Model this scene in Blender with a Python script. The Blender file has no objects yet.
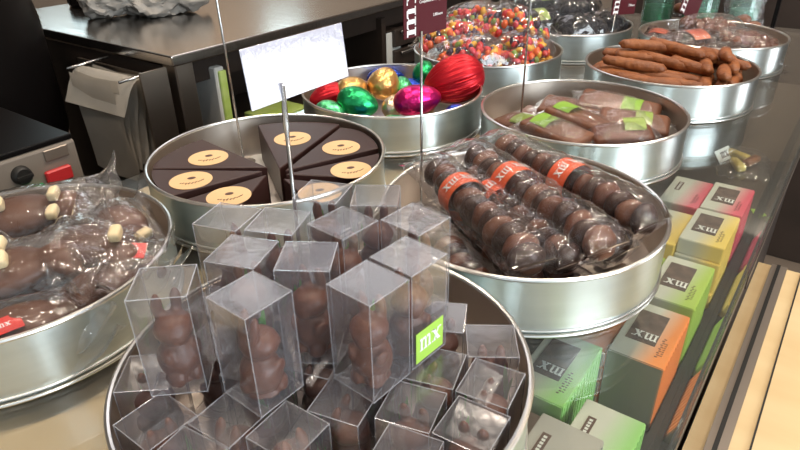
import bpy, bmesh, math, random
from mathutils import Vector, Matrix, Euler, noise
random.seed(7)
PI = math.pi
sc = bpy.context.scene
COL = sc.collection
R = math.radians

# ------------------------------------------------------------------ frame of the display case
D = Vector((.594, .804, 0)).normalized()      # along the case, away from the viewer
N = Vector((D.y, -D.x, 0))                    # across the case, towards the customer side
AZ = math.atan2(D.y, D.x)
def rp(s, p, z=0.0): return D*s + N*p + Vector((0, 0, z))

# ------------------------------------------------------------------ materials
def mat(name):
    m = bpy.data.materials.new(name); m.use_nodes = True
    nt = m.node_tree
    for n in list(nt.nodes): nt.nodes.remove(n)
    out = nt.nodes.new('ShaderNodeOutputMaterial')
    return m, nt, out
def rgb(c): return (c[0], c[1], c[2], 1)
def noise_ramp(nt, scale, c1, c2, detail=3, coord='Object', stretch=None, lo=.35, hi=.65):
    tc = nt.nodes.new('ShaderNodeTexCoord')
    src = tc.outputs[coord]
    if stretch:
        mp = nt.nodes.new('ShaderNodeMapping'); mp.inputs['Scale'].default_value = stretch
        nt.links.new(src, mp.inputs['Vector']); src = mp.outputs['Vector']
    nz = nt.nodes.new('ShaderNodeTexNoise'); nz.inputs['Scale'].default_value = scale
    nz.inputs['Detail'].default_value = detail
    nt.links.new(src, nz.inputs['Vector'])
    rm = nt.nodes.new('ShaderNodeValToRGB')
    rm.color_ramp.elements[0].position = lo; rm.color_ramp.elements[1].position = hi
    rm.color_ramp.elements[0].color = rgb(c1); rm.color_ramp.elements[1].color = rgb(c2)
    nt.links.new(nz.outputs['Fac'], rm.inputs['Fac'])
    return rm.outputs['Color'], nz.outputs['Fac']
def pbr(name, c, rough=.5, metal=0, spec=.5, c2=None, scale=30, bump=0, bscale=None, stretch=None, coat=0, aniso=0, detail=3, coat_rough=.1, lo=.35, hi=.65):
    m, nt, out = mat(name)
    b = nt.nodes.new('ShaderNodeBsdfPrincipled')
    b.inputs['Base Color'].default_value = rgb(c); b.inputs['Roughness'].default_value = rough
    b.inputs['Metallic'].default_value = metal; b.inputs['Specular IOR Level'].default_value = spec
    b.inputs['Coat Weight'].default_value = coat; b.inputs['Coat Roughness'].default_value = coat_rough
    if aniso:
        b.inputs['Anisotropic'].default_value = aniso; b.inputs['Anisotropic Rotation'].default_value = .25
        t = nt.nodes.new('ShaderNodeTangent'); t.direction_type = 'RADIAL'; t.axis = 'Z'
        nt.links.new(t.outputs['Tangent'], b.inputs['Tangent'])
    if c2 is not None:
        col, fac = noise_ramp(nt, scale, c, c2, detail, 'Object', stretch, lo, hi)
        nt.links.new(col, b.inputs['Base Color'])
    if bump:
        col, fac = noise_ramp(nt, bscale or scale, (0,0,0), (1,1,1), 4, 'Object', stretch)
        bp = nt.nodes.new('ShaderNodeBump'); bp.inputs['Strength'].default_value = bump
        bp.inputs['Distance'].default_value = .004
        nt.links.new(fac, bp.inputs['Height']); nt.links.new(bp.outputs['Normal'], b.inputs['Normal'])
    nt.links.new(b.outputs['BSDF'], out.inputs['Surface'])
    return m
def clear(name, tint=(.96,.96,.97), ior=1.5, rough=.03, haze=.05, hazecol=(.8,.8,.85), bump=0, bscale=60, bdist=.002, boost=1.0):
    # thin clear sheet: Fresnel mix of a see-through and a glossy surface, with a little milky haze
    m, nt, out = mat(name)
    tr = nt.nodes.new('ShaderNodeBsdfTransparent'); tr.inputs['Color'].default_value = rgb(tint)
    gl = nt.nodes.new('ShaderNodeBsdfGlossy'); gl.inputs['Roughness'].default_value = rough
    gl.inputs['Color'].default_value = (1,1,1,1)
    fr = nt.nodes.new('ShaderNodeFresnel')
    ge = nt.nodes.new('ShaderNodeNewGeometry')      # the far side of a thin sheet reflects like its near side
    mr = nt.nodes.new('ShaderNodeMapRange'); mr.inputs['To Min'].default_value = ior; mr.inputs['To Max'].default_value = 1/ior
    nt.links.new(ge.outputs['Backfacing'], mr.inputs['Value']); nt.links.new(mr.outputs['Result'], fr.inputs['IOR'])
    df = nt.nodes.new('ShaderNodeBsdfDiffuse'); df.inputs['Color'].default_value = rgb(hazecol)
    m1 = nt.nodes.new('ShaderNodeMixShader'); m1.inputs['Fac'].default_value = haze
    nt.links.new(tr.outputs[0], m1.inputs[1]); nt.links.new(df.outputs[0], m1.inputs[2])
    m2 = nt.nodes.new('ShaderNodeMixShader')
    ml = nt.nodes.new('ShaderNodeMath'); ml.operation = 'MULTIPLY'; ml.inputs[1].default_value = boost; ml.use_clamp = True
    nt.links.new(fr.outputs[0], ml.inputs[0]); nt.links.new(ml.outputs[0], m2.inputs['Fac'])
    nt.links.new(m1.outputs[0], m2.inputs[1]); nt.links.new(gl.outputs[0], m2.inputs[2])
    if bump:
        col, fac = noise_ramp(nt, bscale, (0,0,0), (1,1,1), 3)
        bp = nt.nodes.new('ShaderNodeBump'); bp.inputs['Strength'].default_value = bump; bp.inputs['Distance'].default_value = bdist
        nt.links.new(fac, bp.inputs['Height'])
        nt.links.new(bp.outputs['Normal'], gl.inputs['Normal'])
    nt.links.new(m2.outputs[0], out.inputs['Surface'])
    return m
def emis(name, c, s):
    m, nt, out = mat(name)
    e = nt.nodes.new('ShaderNodeEmission'); e.inputs['Color'].default_value = rgb(c); e.inputs['Strength'].default_value = s
    nt.links.new(e.outputs[0], out.inputs['Surface']); return m
def gradient_card(name, c1, c2, half, lo=.35, hi=.9):
    # printed wrapper: pale cardboard fading into its flavour colour towards one long edge
    m, nt, out = mat(name)
    tc = nt.nodes.new('ShaderNodeTexCoord'); sp = nt.nodes.new('ShaderNodeSeparateXYZ')
    nt.links.new(tc.outputs['Object'], sp.inputs[0])
    ma = nt.nodes.new('ShaderNodeMath'); ma.operation = 'MULTIPLY_ADD'
    ma.inputs[1].default_value = .5/half; ma.inputs[2].default_value = .5
    nt.links.new(sp.outputs['X'], ma.inputs[0])
    mb = nt.nodes.new('ShaderNodeMath'); mb.operation = 'MULTIPLY_ADD'
    mb.inputs[1].default_value = -2.2; mb.inputs[2].default_value = 0
    nt.links.new(sp.outputs['Y'], mb.inputs[0])
    ad = nt.nodes.new('ShaderNodeMath'); ad.operation = 'ADD'
    nt.links.new(ma.outputs[0], ad.inputs[0]); nt.links.new(mb.outputs[0], ad.inputs[1])
    rm = nt.nodes.new('ShaderNodeValToRGB')
    rm.color_ramp.elements[0].position = lo; rm.color_ramp.elements[1].position = hi
    rm.color_ramp.elements[0].color = rgb(c1); rm.color_ramp.elements[1].color = rgb(c2)
    nt.links.new(ad.outputs[0], rm.inputs['Fac'])
    b = nt.nodes.new('ShaderNodeBsdfPrincipled'); b.inputs['Roughness'].default_value = .35
    nt.links.new(rm.outputs['Color'], b.inputs['Base Color'])
    nt.links.new(b.outputs[0], out.inputs['Surface']); return m

M = {}
M['tin'] = pbr('brushed_tin', (.66,.71,.70), .34, 1, c2=(.60,.65,.64), scale=6, aniso=.75, stretch=(1,1,14))
M['tin_inside'] = pbr('tin_inside', (.62,.54,.47), .38, 1, aniso=.5)
M['tin_rim'] = pbr('tin_rim_metal', (.80,.78,.75), .28, 1)
M['steel'] = pbr('worktop_steel', (.62,.57,.52), .20, 1, bump=.12, bscale=5, stretch=(1,8,1))
M['steel_dark'] = pbr('dark_steel', (.46,.39,.33), .35, 1)
M['rod'] = pbr('rod_steel', (.55,.54,.53), .25, 1)
M['milk'] = pbr('milk_chocolate', (.155,.050,.022), .38, 0, .5, c2=(.105,.032,.014), scale=45, bump=.15, bscale=60)
M['milk_pale'] = pbr('pale_milk_chocolate', (.20,.078,.040), .40, 0, .5, c2=(.135,.050,.025), scale=40, bump=.12, bscale=70)
M['milk_grey'] = pbr('muted_milk_chocolate', (.135,.055,.031), .42, 0, .4, c2=(.095,.037,.020), scale=40, bump=.12, bscale=70)  # muted brown; the lower exposure of the left tin is put into the colour
M['dark'] = pbr('dark_chocolate', (.058,.024,.014), .34, 0, .4, c2=(.040,.016,.010), scale=50, bump=.12, bscale=80)
M['dark_card'] = pbr('dark_brown_card', (.045,.016,.013), .42, 0, .5, c2=(.038,.014,.011), scale=15)
M['sticker'] = pbr('tan_sticker', (.82,.53,.27), .5, c2=(.78,.50,.25), scale=20)
M['print_brown'] = pbr('brown_print', (.10,.045,.03), .5)
M['film'] = clear('cellophane', rough=.07, haze=.012, bump=.7, bscale=60, bdist=.003, boost=1.15)
M['film_fine'] = clear('crinkled_cellophane', rough=.09, haze=.012, bump=.9, bscale=110, bdist=.003, boost=1.45)
M['bag'] = clear('loose_bag_film', rough=.10, haze=.03, hazecol=(.7,.67,.64), bump=1.0, bscale=75, bdist=.004, boost=1.6)
M['box'] = clear('clear_box_plastic', tint=(.95,.95,.96), rough=.17, haze=.045, hazecol=(.80,.79,.86), bump=.35, bscale=35, bdist=.002, boost=1.9)
M['box_edge'] = clear('box_fold_edge', tint=(.9,.9,.92), rough=.15, haze=.22, hazecol=(.85,.84,.88), boost=2.0)
M['glass'] = clear('shelf_glass', tint=(.955,.975,.955), rough=.005, haze=.01, boost=1.0)
M['pane'] = clear('front_glass', tint=(.92,.95,.93), rough=.01, haze=.015)
M['white'] = pbr('white_print', (.92,.90,.88), .5)
M['cream'] = pbr('cream_sugar', (.80,.66,.42), .5, c2=(.72,.56,.33), scale=60)
M['lime'] = pbr('lime_label', (.42,.68,.10), .4)
M['lime_pale'] = pbr('pale_lime_label', (.55,.68,.22), .4, c2=(.45,.62,.12), scale=40)
M['leaf'] = pbr('green_ribbon', (.13,.42,.06), .35)
M['red_label'] = pbr('red_label', (.70,.05,.04), .4)
M['orange_label'] = pbr('orange_label', (.90,.14,.035), .4, c2=(.80,.11,.03), scale=30)
M['coral_label'] = pbr('coral_label', (.88,.23,.13), .4)
M['plum'] = pbr('plum_sign_board', (.085,.012,.017), .5, spec=.15)
M['card_white'] = pbr('glossy_pale_card', (.50,.49,.58), .10, spec=1.0, coat=1, coat_rough=.08, bump=.35, bscale=160)
M['wood'] = pbr('pale_maple', (.80,.60,.34), .42, c2=(.70,.49,.25), scale=4, stretch=(.6,3.2,1), detail=5, lo=.3, hi=.7)
M['deck'] = pbr('maple_deck', (.72,.53,.35), .42, c2=(.62,.44,.27), scale=4, stretch=(.6,3.2,1), detail=5, lo=.3, hi=.7)
M['deck_dark'] = pbr('brown_deck', (.085,.062,.048), .4, c2=(.065,.047,.037), scale=5)
M['sill'] = pbr('dark_sill', (.050,.046,.044), .35, c2=(.035,.032,.03), scale=30)
M['rail'] = pbr('bronze_rail', (.30,.25,.21), .35, .6)
M['rubber'] = pbr('black_rubber', (.012,.011,.010), .5)
M['black'] = pbr('black_plastic', (.005,.004,.004), .38, spec=.12)
M['brownpanel'] = pbr('dark_brown_laminate', (.040,.026,.020), .45, c2=(.03,.02,.015), scale=8)
M['beige'] = pbr('beige_metal', (.24,.20,.165), .45)
M['paper'] = pbr('grey_paper', (.72,.66,.58), .7, c2=(.66,.60,.52), scale=10, bump=.1, bscale=20)
M['bagpaper'] = pbr('crumpled_paper', (.40,.36,.32), .55, c2=(.29,.26,.23), scale=14, bump=.5, bscale=25)
M['green_btn'] = pbr('green_button', (.03,.55,.16), .4)
M['red_btn'] = pbr('red_button', (.62,.03,.035), .4)
M['stick'] = pbr('cinnamon_brown_dough', (.31,.10,.028), .55, c2=(.19,.056,.015), scale=70, bump=.6, bscale=140)
M['floor'] = pbr('brown_floor', (.20,.155,.12), .35, c2=(.16,.12,.09), scale=3)
M['wall'] = pbr('shop_wall', (.30,.24,.19), .7)
M['ceil'] = pbr('ceiling_paint', (.62,.59,.57), .8)
M['daylight'] = emis('daylight_pane', (.72,.93,1.0), 5.0)
M['jar'] = clear('jar_glass', tint=(.62,.80,.74), rough=.03, haze=.12, hazecol=(.5,.7,.62))
M['label_grey'] = pbr('pale_label', (.72,.70,.66), .5)
def foil(name, c, bump=.55, sc_=90): return pbr(name, c, .28, .85, .6, bump=bump, bscale=sc_)
M['foil_red'] = pbr('red_foil', (.50,.008,.018), .36, .6)
M['foil_gold'] = foil('gold_foil', (.80,.47,.16))
M['foil_green'] = foil('green_foil', (.02,.36,.12))
M['foil_mint'] = foil('mint_foil', (.10,.50,.22))
M['foil_mag'] = foil('magenta_foil', (.62,.015,.16))
M['foil_blue'] = foil('blue_foil', (.03,.08,.52))
M['foil_pale'] = foil('pale_gold_foil', (.78,.60,.42))
for nm, c in dict(c_red=(.55,.020,.018), c_orange=(.75,.12,.02), c_yellow=(.75,.38,.03), c_pink=(.62,.05,.07), c_green=(.20,.28,.04), c_dark=(.045,.018,.04)).items():
    M[nm] = pbr(nm.replace('c_', 'candy_'), c, .22, coat=.4)

# ------------------------------------------------------------------ mesh helpers
def link(o, parent=None):
    COL.objects.link(o)
    if parent is not None: o.parent = parent
    return o
def obj(name, bm, mats, parent=None, smooth=True, loc=None, rot=None, angle=40):
    me = bpy.data.meshes.new(name)
    if isinstance(bm, bpy.types.Mesh): me = bm
    else:
        if smooth:
            for f in bm.faces: f.smooth = True
            lim = R(angle)
            for e in bm.edges:
                if len(e.link_faces) == 2 and e.calc_face_angle(0) > lim: e.smooth = False
        bm.to_mesh(me); bm.free()
    if not isinstance(mats, (list, tuple)): mats = [mats]
    if len(me.materials) == 0:
        for m in mats: me.materials.append(m)
    o = bpy.data.objects.new(name, me)
    if loc is not None: o.location = loc
    if rot is not None: o.rotation_euler = rot
    return link(o, parent)
def tag(o, label, cat, group=None, kind=None):
    if label: o['label'] = label
    if cat: o['category'] = cat
    if group: o['group'] = group
    if kind: o['kind'] = kind
    return o
def thing(name, label, cat, loc=(0,0,0), rot=(0,0,0), group=None, scale=1):
    o = bpy.data.objects.new(name, None); link(o)
    o.empty_display_size = .02
    o.location = loc; o.rotation_euler = rot; o.scale = (scale,)*3 if not isinstance(scale, tuple) else scale
    return tag(o, label, cat, group)
def dup(root, loc, rot, label=None, group=None, scale=None):
    r = root.copy(); COL.objects.link(r); r.location = loc; r.rotation_euler = rot
    if label: r['label'] = label
    if group: r['group'] = group
    if scale is not None: r.scale = (scale,)*3 if not isinstance(scale, tuple) else scale
    for ch in list(root.children):
        c = ch.copy(); COL.objects.link(c); c.parent = r
        for g in list(ch.children):
            d = g.copy(); COL.objects.link(d); d.parent = c
    return r
def bx(bm, c, s, rot=None, mi=0):
    vs = bmesh.ops.create_cube(bm, size=1)['verts']
    mtx = Matrix.Translation(Vector(c)) @ ((rot.to_matrix().to_4x4()) if rot else Matrix()) @ Matrix.Diagonal((*s, 1))
    bmesh.ops.transform(bm, matrix=mtx, verts=vs)
    fs = {f for v in vs for f in v.link_faces}
    for f in fs: f.material_index = mi
    return vs
def rbox(s, r, seg=2, c=(0,0,0), bm=None):
    b = bmesh.new(); bx(b, c, s)
    bmesh.ops.bevel(b, geom=b.edges[:], offset=r, segments=seg, affect='EDGES', profile=.5)
    return b
def merge(dst, src):
    me = bpy.data.meshes.new('t'); src.to_mesh(me); src.free(); dst.from_mesh(me); bpy.data.meshes.remove(me)
def lathe(profile, seg=64, closed=False, bm=None):
    bm = bm or bmesh.new(); rings = []
    for (r, z) in profile:
        if r < 1e-6: rings.append([bm.verts.new((0,0,z))])
        else: rings.append([bm.verts.new((r*math.cos(2*PI*k/seg), r*math.sin(2*PI*k/seg), z)) for k in range(seg)])
    prs = list(zip(rings, rings[1:])) + ([(rings[-1], rings[0])] if closed else [])
    for a, b in prs:
        for k in range(seg):
            k2 = (k+1) % seg
            if len(a) == 1 and len(b) == 1: continue
            if len(a) == 1: bm.faces.new((a[0], b[k2], b[k]))
            elif len(b) == 1: bm.faces.new((a[k], a[k2], b[0]))
            else: bm.faces.new((a[k], a[k2], b[k2], b[k]))
    bmesh.ops.recalc_face_normals(bm, faces=bm.faces[:])
    return bm
def torus(R0, r0, z, seg=72, n=8, bm=None):
    return lathe([(R0 + r0*math.cos(2*PI*k/n), z + r0*math.sin(2*PI*k/n)) for k in range(n)], seg, True, bm)
def tube(bm, pts, r, seg=8, cap=True, mi=0):
    pts = [Vector(p) for p in pts]; rings = []
    for i, p in enumerate(pts):
        t = (pts[min(i+1, len(pts)-1)] - pts[max(i-1, 0)]).normalized()
        a = t.orthogonal().normalized() if i == 0 else (u - t*u.dot(t)).normalized()
        u = a; b = t.cross(a)
        rr = r[i] if isinstance(r, (list, tuple)) else r
        rings.append([bm.verts.new(p + (a*math.cos(2*PI*k/seg) + b*math.sin(2*PI*k/seg))*rr) for k in range(seg)])
    for a, b in zip(rings, rings[1:]):
        for k in range(seg): bm.faces.new((a[k], a[(k+1)%seg], b[(k+1)%seg], b[k])).material_index = mi
    if cap: bm.faces.new(rings[0][::-1]).material_index = mi; bm.faces.new(rings[-1]).material_index = mi
    return bm
def ball(c, r, sub=3, bm=None, rot=None):
    b = bmesh.new(); bmesh.ops.create_icosphere(b, subdivisions=sub, radius=1)
    r = r if isinstance(r, tuple) else (r,)*3
    bmesh.ops.transform(b, matrix=Matrix.Translation(Vector(c)) @ (rot.to_matrix().to_4x4() if rot else Matrix()) @ Matrix.Diagonal((*r,1)), verts=b.verts)
    if bm is None: return b
    merge(bm, b); return bm
def rough_up(bm, amp, freq, seed=0):
    bm.normal_update()
    for v in bm.verts: v.co += v.normal * amp * noise.noise(v.co*freq + Vector((seed*3.1, seed, -seed)))
    return bm
def remesh(bm, voxel, smooth=6):
    me = bpy.data.meshes.new('t'); bm.to_mesh(me); bm.free()
    o = bpy.data.objects.new('t', me); COL.objects.link(o)
    m = o.modifiers.new('r', 'REMESH'); m.mode = 'VOXEL'; m.voxel_size = voxel
    s = o.modifiers.new('s', 'SMOOTH'); s.iterations = smooth; s.factor = .5
    dg = bpy.context.evaluated_depsgraph_get()
    out = bpy.data.meshes.new_from_object(o.evaluated_get(dg))
    bpy.data.objects.remove(o)
    b = bmesh.new(); b.from_mesh(out); bpy.data.meshes.remove(out); return b
# slab-serif "mx" as flat shapes, unit x-height, lower left corner at the origin, 2.1 wide
def mx(bm, mtx, mi=0, th=.03):
    def q(*pts):
        lo = [bm.verts.new(mtx @ Vector((x, y, 0))) for x, y in pts]
        hi = [bm.verts.new(mtx @ Vector((x, y, th))) for x, y in pts]
        n = len(pts)
        fs = [bm.faces.new(hi)] + [bm.faces.new((lo[i], lo[(i+1)%n], hi[(i+1)%n], hi[i])) for i in range(n)]
        for f in fs: f.material_index = mi
    for x0 in (.08, .48, .88):
        q((x0,.0),(x0+.17,0),(x0+.17,.86),(x0,.86))
        q((x0-.08,0),(x0+.25,0),(x0+.25,.11),(x0-.08,.11))
    q((0,.86),(.25,.86),(.25,1.0),(0,1.0))
    for x0 in (.25, .65):
        q((x0,.74),(x0+.12,.86),(x0+.32,.86),(x0+.40,.74),(x0+.34,1.0),(x0+.08,1.0))
    q((1.27,1),(1.55,1),(2.08,0),(1.80,0)); q((1.90,1),(2.02,1),(1.45,0),(1.33,0))
    for x0, y0 in ((1.20,.9),(1.80,.9),(1.24,0),(1.72,0)): q((x0,y0),(x0+.38,y0),(x0+.38,y0+.1),(x0,y0+.1))
    return bm
def text_mesh(body, size, mtx, bm, mi=0):
    cu = bpy.data.curves.new('t', 'FONT'); cu.body = body; cu.size = size; cu.extrude = .0001
    o = bpy.data.objects.new('t', cu); COL.objects.link(o)
    dg = bpy.context.evaluated_depsgraph_get()
    me = bpy.data.meshes.new_from_object(o.evaluated_get(dg))
    me.transform(mtx); n0 = len(bm.faces); bm.from_mesh(me); bm.faces.ensure_lookup_table()
    for f in bm.faces[n0:]: f.material_index = mi
    bpy.data.objects.remove(o); bpy.data.meshes.remove(me); bpy.data.curves.remove(cu)

# ------------------------------------------------------------------ cellophane shapes
def film_pillow(L, W, T, seed, wr=.0035, nx=30, ny=20, z0=.0008, lift=.0):
    """flat cellophane bag, filled in the middle, crimped and crinkled towards its edges"""
    bm = bmesh.new(); top = []; bot = []
    sv = Vector((seed*7.3, seed*1.7, seed*.9))
    for i in range(nx+1):
        u = -1 + 2*i/nx; rt = []; rb = []
        for j in range(ny+1):
            v = -1 + 2*j/ny
            x = u*L/2; y = v*W/2
            pr = max(0, 1-abs(u)**3.2)*max(0, 1-abs(v)**3.2)
            w = noise.noise(Vector((x*38, y*38, 0))+sv)*.7 + noise.noise(Vector((x*110, y*75, 3))+sv)*.4
            edge = 1 - pr
            fan = math.sin(v*17 + seed)*.0022*max(0, abs(u)-.62)*2.6
            ex = noise.noise(Vector((v*3, seed, u)))*.006*edge; ey = noise.noise(Vector((u*3, -seed, v)))*.006*edge
            zt = z0 + T*pr + w*wr*(.35+edge) + fan + lift*abs(u)**3*(.35+.9*abs(v)**2)
            zb = z0 + w*wr*.4*edge + fan + lift*abs(u)**3*(.35+.9*abs(v)**2)
            zt = max(zt, zb + .0004)
            rt.append(bm.verts.new((x+ex, y+ey, zt)))
            rb.append(bm.verts.new((x+ex, y+ey, zb)))
        top.append(rt); bot.append(rb)
    for i in range(nx):
        for j in range(ny):
            bm.faces.new((top[i][j], top[i+1][j], top[i+1][j+1], top[i][j+1]))
            bm.faces.new((bot[i][j], bot[i][j+1], bot[i+1][j+1], bot[i+1][j]))
    for i in range(nx):
        bm.faces.new((top[i][0], bot[i][0], bot[i+1][0], top[i+1][0])); bm.faces.new((top[i][ny], top[i+1][ny], bot[i+1][ny], bot[i][ny]))
    for j in range(ny):
        bm.faces.new((top[0][j], top[0][j+1], bot[0][j+1], bot[0][j])); bm.faces.new((top[nx][j], bot[nx][j], bot[nx][j+1], top[nx][j+1]))
    return bm
def film_tube(L, r, seed, seg=24, n=34):
    """tubular bag round a roll of sweets: gathered tuft at -x, folded flat at +x"""
    bm = bmesh.new(); rings = []
    for i in range(n+1):
        u = i/n; x = -L/2 + L*u
        a = 1.0; wy = 1.0
        if u < .16: k = u/.16; a = .18 + .82*k**.8; wy = 1.15 - .15*k if k > .35 else .75 + .4*(1-k/.35)
        if u > .93: k = (1-u)/.07; a = .12+.88*k**.5; wy = 1.05
        ring = []
        for k in range(seg):
            th = 2*PI*k/seg
            w = 1 + .10*noise.noise(Vector((x*90, math.cos(th)*2.2, math.sin(th)*2.2+seed))) + (.28*math.sin(th*5+seed) if u < .14 else 0)*(1-u/.14 if u<.14 else 0)
            ring.append(bm.verts.new((x + .006*noise.noise(Vector((th*2, seed, 0)))*(1 if u < .05 else 0), r*wy*w*math.cos(th), r*a*w*math.sin(th))))
        rings.append(ring)
    for a, b in zip(rings, rings[1:]):
        for k in range(seg): bm.faces.new((a[k], b[k], b[(k+1)%seg], a[(k+1)%seg]))
    bm.faces.new(rings[-1]); bm.faces.new(rings[0][::-1])
    return bm

# ------------------------------------------------------------------ THE SETTING
def struct(name, bm, m, **kw):
    o = obj(name, bm, m, None, **kw); o['kind'] = 'structure'; return o
FZ, CZ = -.9, 1.9
b = bmesh.new(); bx(b, (0,1,FZ-.02), (9,9,.04)); struct('floor', b, M['floor'], smooth=False)
b = bmesh.new(); bx(b, (0,1,CZ+.02), (9,9,.04)); struct('ceiling', b, M['ceil'], smooth=False)
def wall_open(axis, at, lo, hi, holes):
    """a wall with rectangular window holes (a0,a1,z0,z1)"""
    b = bmesh.new(); xs = [lo] + [v for h in holes for v in h[:2]] + [hi]
    def put(a0, a1, z0, z1):
        if a1-a0 < 1e-4 or z1-z0 < 1e-4: return
        c = ((a0+a1)/2, at, (z0+z1)/2); s = (a1-a0, .06, z1-z0)
        if axis == 'y': c = (at, (a0+a1)/2, (z0+z1)/2); s = (.06, a1-a0, z1-z0)
        bx(b, c, s)
    cur = lo
    for a0, a1, z0, z1 in holes:
        put(cur, a0, FZ, CZ); put(a0, a1, FZ, z0); put(a0, a1, z1, CZ); cur = a1
    put(cur, hi, FZ, CZ)
    return b
HB = [(-2.8,-2.3,.9,1.6), (-1.02,-.72,.9,1.6)]
HR = [(.30,1.26,-.80,-.13)]  # opening sized for the added glare pane
struct('wall_back', wall_open('x', 5.0, -4.5, 4.5, HB), M['wall'], smooth=False)
struct('wall_left', wall_open('y', -4.0, -3.5, 5.5, []), M['wall'], smooth=False)
struct('wall_right', wall_open('y', 4.3, -3.5, 5.5, HR), M['wall'], smooth=False)
b = bmesh.new(); bx(b, (4.31, (HR[0][0]+HR[0][1])/2, (HR[0][2]+HR[0][3])/2), (.02, HR[0][1]-HR[0][0], HR[0][3]-HR[0][2]))
struct('window_3', b, emis('card_glare_glow', (.95,.97,1.0), 10.0), smooth=False)  # unseen glowing pane added to throw glare onto the white card
for k, h in enumerate(HB):
    b = bmesh.new(); bx(b, ((h[0]+h[1])/2, 5.02, (h[2]+h[3])/2), (h[1]-h[0], .02, h[3]-h[2]))
    struct('window_%d' % (k+1), b, M['daylight'], smooth=False)

# ------------------------------------------------------------------ DISPLAY CASE
case = thing('display_case', 'glass topped display case with pale maple deck carrying all the round tins', 'display case', rp(0,0,0), (0,0,AZ-PI/2))
# local axes of the case: x = across (towards customer), y = along
S0, S1 = -.35, 1.66
b = rbox((.6355, S1-S0, .008), .001, 1, (-.34225, (S0+S1)/2, -.0045)); obj('glass_shelf', b, M['glass'], case, smooth=False)
b = bmesh.new(); bx(b, (-.43, .20, -.075), (.46, 1.1, .110)); obj('deck', b, M['deck'], case, smooth=False)
b = bmesh.new(); bx(b, (-.1175, .15, -.131), (.165, 1.0, .018)); obj('tray', b, M['sill'], case, smooth=False)
b = bmesh.new(); bx(b, (-.12, .70, -.131), (.16, .1, .018)); bx(b, (-.345, 1.205, -.131), (.63, .91, .018)); obj('rear_deck', b, M['deck_dark'], case, smooth=False)
b = bmesh.new(); bx(b, (-.345, (S0+S1)/2, -.52), (.60, S1-S0, .75)); obj('base_cabinet', b, M['brownpanel'], case, smooth=False)
b = bmesh.new(); bx(b, (-.0385, (S0+S1)/2, -.1285), (.014, S1-S0, .021)); obj('sill', b, M['sill'], case, smooth=False)
b = bmesh.new(); bx(b, (-.0515, (S0+S1)/2, -.1165), (.006, S1-S0, .007))
obj('seal', b, M['rubber'], case, smooth=False)
b = bmesh.new(); v = bx(b, (0,0,.0560), (.004, S1-S0, .108))
obj('front_glass', b, M['pane'], case, smooth=False, loc=(-.0475,(S0+S1)/2,-.118), rot=(0,R(11.5),0))
b = bmesh.new()
bx(b, (-.17, S1+.006, .04), (.008,.012,.34)); bx(b, (-.655, S1+.006, -.08), (.012,.012,.14)); bx(b, (-.655, S0, -.08), (.012,.012,.14))
obj('corner_post', b, M['black'], case, smooth=False)
b = bmesh.new(); bx(b, (.15, .25, -.262), (.37, 1.56, .024)); obj('ledge', b, M['wood'], case, smooth=False)
b = bmesh.new(); bx(b, (-.005, .25, -.247), (.022, 1.55, .006)); obj('rail', b, M['rail'], case, smooth=False)
b = bmesh.new(); bx(b, (-.006, .25, -.2435), (.005, 1.55, .0015)); obj('rail_groove', b, M['rubber'], case, smooth=False)
b = bmesh.new(); bx(b, (.026, .25, -.249), (.002, 1.55, .002)); obj('ledge_joint', b, M['rubber'], case, smooth=False)
b = bmesh.new(); bx(b, (.15, .25, -.58), (.33, 1.50, .61)); obj('plinth', b, M['brownpanel'], case, smooth=False)

# ------------------------------------------------------------------ TINS
TR, TH = .125, .053
def tin_parts(root):
    wall = [(TR-.0012, .004), (TR-.0012, TH-.002)]
    b = lathe([(0,.001),(TR-.004,.001),(TR-.002,.003),(TR-.0012,.006)] + [(TR-.0012, .006+(TH-.009)*k/6) for k in range(1,7)], 96)
    obj('body', b, M['tin'], root)
    b = lathe([(0,.0022),(TR-.005,.0022),(TR-.0028,.005)] + [(TR-.0028, .005+(TH-.008)*k/4) for k in range(1,5)], 96)
    obj('lining', b, M['tin_inside'], root)
    obj('rim', torus(TR-.0016, .0019, TH-.0015, 96), M['tin_rim'], root)
    b = torus(TR-.0008, .0016, .0016, 96); torus(TR-.0006, .0009, .0062, 96, 8, b)
    obj('base_bead', b, M['tin_rim'], root)
TC = dict(C=(-.1394,.6166), D=(-.0076,.8453), E=(.2294,.7436), F=(.4174,.9459), G=(.154,1.064), H=(.3367,1.2631), I=(.5704,1.1448), A=(.1083,.4919), B=(-.0471,.2912), J=(-.3119,.4222))
TL = dict(C='round metal tin holding dark wedge boxes with tan oval stickers',
 D='round metal tin of foil wrapped eggs standing behind the wedge box tin',
 E='round metal tin of bagged milk chocolate bars with lime labels',
 F='round metal tin heaped with loose brown chocolate sticks',
 G='round metal tin piled with bags of red and yellow candy',
 H='round metal tin of black sweets in clear bags at the back',
 I='round metal tin of dark chocolates with coral labels at the far right end',
 A='round metal tin of chocolate ball rolls with orange bands',
 B='round metal tin nearest the viewer packed with clear bunny boxes',
 J='round metal tin of bagged chocolates with cream nubs cut off at the left edge')
tin0 = None
for k, (x, y) in TC.items():
    if tin0 is None:
        tin0 = thing('round_tin', TL[k], 'tin', (x,y,0), (0,0,0), 'round tins on the glass shelf'); tin_parts(tin0)
    else: dup(tin0, (x,y,0), (0,0,random.uniform(0,6)), TL[k])
def at(k, dx, dy, z): return Vector((TC[k][0]+dx, TC[k][1]+dy, z))

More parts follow.
